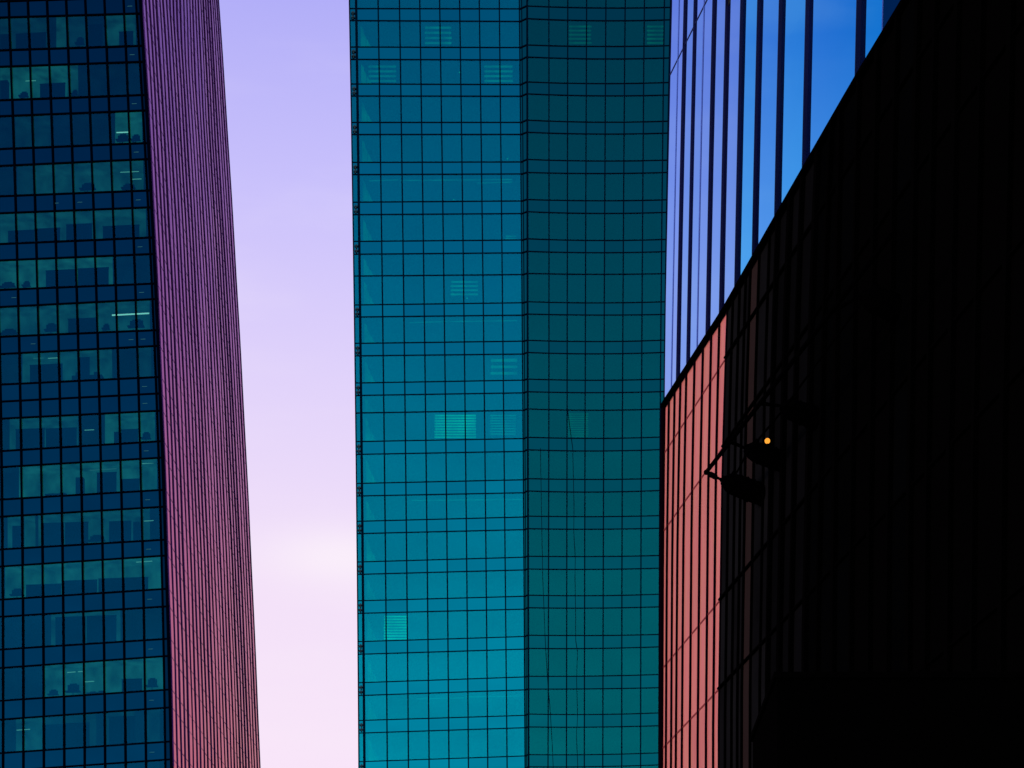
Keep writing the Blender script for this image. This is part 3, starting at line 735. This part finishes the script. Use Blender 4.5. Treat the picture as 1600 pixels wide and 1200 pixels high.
mb = MB(); mb.sweep(pts, ZU, nB, -.08, .10, -.5, .22); child(mb, 'parapet', M['black_metal'], KT)
# edge frame at the far end
pts = [bpt(colsB[0], z) for z in (0, 10, 20, 30)] + [bpt(colsB[0], None, t) for t in (200, 100, -2)]
pts.sort(key=lambda p: p.z)
mb = MB(); mb.sweep([p + XU * -.01 for p in pts], XU, YB, -.16, .02, -.05, .6); child(mb, 'edge_frame', M['black_metal'], KT)
# solid body
mb = MB(); loV = [bpt(c_, 0) - nB * .12 for c_ in colsB]; hiV = [bpt(c_) - nB * .12 - ZU * .1 for c_ in colsB]; n = len(colsB)
bk = [Vector((hiV[0].x + 40, hiV[0].y + 8, 0)), Vector((hiV[-1].x + 50, hiV[-1].y + 8, 0))]
mb.v = loV + hiV + [Vector((bk[0].x, bk[0].y, 0)), Vector((bk[1].x, bk[1].y, 0)), Vector((bk[0].x, bk[0].y, hiV[0].z)), Vector((bk[1].x, bk[1].y, hiV[-1].z))]
for q in range(n - 1): mb.f.append((q + 1, q, n + q, n + q + 1))
b0, b1, b2, b3 = 2 * n, 2 * n + 1, 2 * n + 2, 2 * n + 3
mb.f += [(0, b0, b2, n), (b1, n - 1, 2 * n - 1, b3), (b0, b1, b3, b2), tuple([n + q for q in range(n)] + [b3, b2])]
child(mb, 'building_core', M['black'], KT)

# low black block standing in front of it (bottom right of the photo)
BB = thing('low_block', 'plain pitch-black low block before the black facade, bottom right', 'building', (10, 63, 0))
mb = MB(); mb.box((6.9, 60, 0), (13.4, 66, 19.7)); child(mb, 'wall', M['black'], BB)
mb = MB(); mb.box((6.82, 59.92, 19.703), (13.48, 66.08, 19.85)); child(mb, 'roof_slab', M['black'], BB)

# ================================================================== RAIL, FLOODLIGHTS, AMBER LAMP
rail_a, rail_b = P(1103.5, 738, 95), P(1392, 368, 73)
RL = thing('lighting_rail', 'long black pipe rail slanting across the salmon and black facade', 'rail', (rail_a + rail_b) / 2)
mb = MB(); mb.tube(rail_a, rail_b, .085, .085, 12); mb.sphere(rail_a, .11, 12, 8); child(mb, 'pipe', M['black_metal'], RL)
heads = [(P(1128, 750, 94.4), 1.08), (P(1164, 700, 91.6), 1.0), (P(1220, 634, 87.5), 1.0), (P(1345, 462, 79), 1.1)]
for (h, s) in heads:
    t = max(0, min(1, (h - rail_a).dot(rail_b - rail_a) / (rail_b - rail_a).length_squared))
    st = rail_a.lerp(rail_b, t) if h is not heads[0][0] else rail_a
    if h is not heads[0][0]: st = st + Vector((.05, 0, 0))
    mb = MB(); mb.tube(st, h, .075, .05, 10)
    if h is heads[0][0]:
        mb.tube(st.lerp(h, .25), st.lerp(h, .6), .115, .115, 10); mb.sphere(h, .1, 10, 6)
    child(mb, 'arm', M['black_metal'], RL)
# second slim pipe linking the lamp heads, and brackets back to the wall
pts = [heads[0][0] + Vector((.62, -.1, .30)), heads[1][0] + Vector((.05, 0, -.25)), heads[2][0] + Vector((.05, 0, -.2)), heads[3][0] + Vector((.05, 0, -.2))]
for a, b in zip(pts[:-1], pts[1:]):
    mb = MB(); mb.tube(a, b, .04, .04, 8); child(mb, 'link_pipe', M['black_metal'], RL)
def flood(s):
    """elongated floodlight: neck, tapered ribbed housing, hood and end cap; origin at the neck"""
    ax = Vector((2.02, -.15, -.80)); d = ax.normalized()
    mb = MB(); prof = [(0, .10), (.04, .22), (.10, .36), (.2, .44), (.4, .47), (.62, .47), (.82, .45), (.93, .40), (1.0, .28)]
    n = 20; up = Vector((0, 0, 1)); sdv = d.cross(up).normalized(); vv = sdv.cross(d)
    for (t, r) in prof:
        for i in range(n):
            a = 2 * math.pi * i / n; mb.v.append((ax * t + sdv * (r * math.cos(a)) + vv * (r * .84 * math.sin(a))) * s)
    for k in range(len(prof) - 1):
        for i in range(n): j = (i + 1) % n; mb.f.append((k * n + i, k * n + j, (k + 1) * n + j, (k + 1) * n + i))
    mb.f.append(tuple(reversed(range(n)))); e = (len(prof) - 1) * n; mb.f.append(tuple(e + i for i in range(n)))
    parts = [('housing', mb)]
    fb = MB()
    for t in (.3, .42, .54, .66, .78): fb.tube(ax * (t - .012) * s, ax * (t + .012) * s, (.405 + .1 * (1 - abs(t - .5))) * .88 * s, (.405 + .1 * (1 - abs(t - .5))) * .88 * s, 20)
    parts.append(('cooling_rib', fb))
    yb = MB(); yb.tube(ax * .16 * s + vv * .3 * s, ax * .16 * s + vv * .48 * s, .12 * s, .08 * s, 10); yb.tube(ax * .0 * s, ax * .06 * s, .16 * s, .2 * s, 12)
    parts.append(('mounting_neck', yb))
    return parts
fl_lab = ['black floodlight at the lower left end of the rail, lowest of the four', 'black floodlight directly under the small amber lamp, second lowest on the rail',
          'black floodlight up and right of the amber lamp, barely visible on the black facade', 'black floodlight highest on the rail, almost lost in the black facade']
proto = None
for k, (h, s) in enumerate(heads):
    if proto is None:
        s0 = s; root = thing('floodlight', fl_lab[0], 'floodlight', h, 'floodlights on the black rail')
        for nm, mb_ in flood(1.0): mb_.build(nm, M['black_metal'], root)
        root.scale = (s, s, s); proto = root
    else:
        root = proto.copy(); COL.objects.link(root); root['label'] = fl_lab[k]
        root.location = h; root.scale = (s, s, s)
        for ch in list(proto.children):
            cc = ch.copy(); COL.objects.link(cc); cc.parent = root
lp_ = P(1199, 689, 90.6)
AL = thing('amber_lamp', 'tiny round glowing amber lamp just above the second lowest floodlight', 'lamp', lp_)
mb = MB(); mb.sphere(Vector((0, 0, 0)), .108, 16, 10); mb.build('bulb', M['amber'], AL)
mb = MB(); mb.tube((0, .02, -.36), (0, .02, -.12), .05, .08, 10); mb.build('stem', M['black_metal'], AL)

for o in S.objects:
    if o.type == 'MESH' and o.name.split('.')[0] in ('housing', 'cooling_rib', 'mounting_neck', 'bulb'):
        for p in o.data.polygons: p.use_smooth = True
S.cycles.max_bounces = 8; S.cycles.transparent_max_bounces = 12
S.cycles.filter_width = 1.5
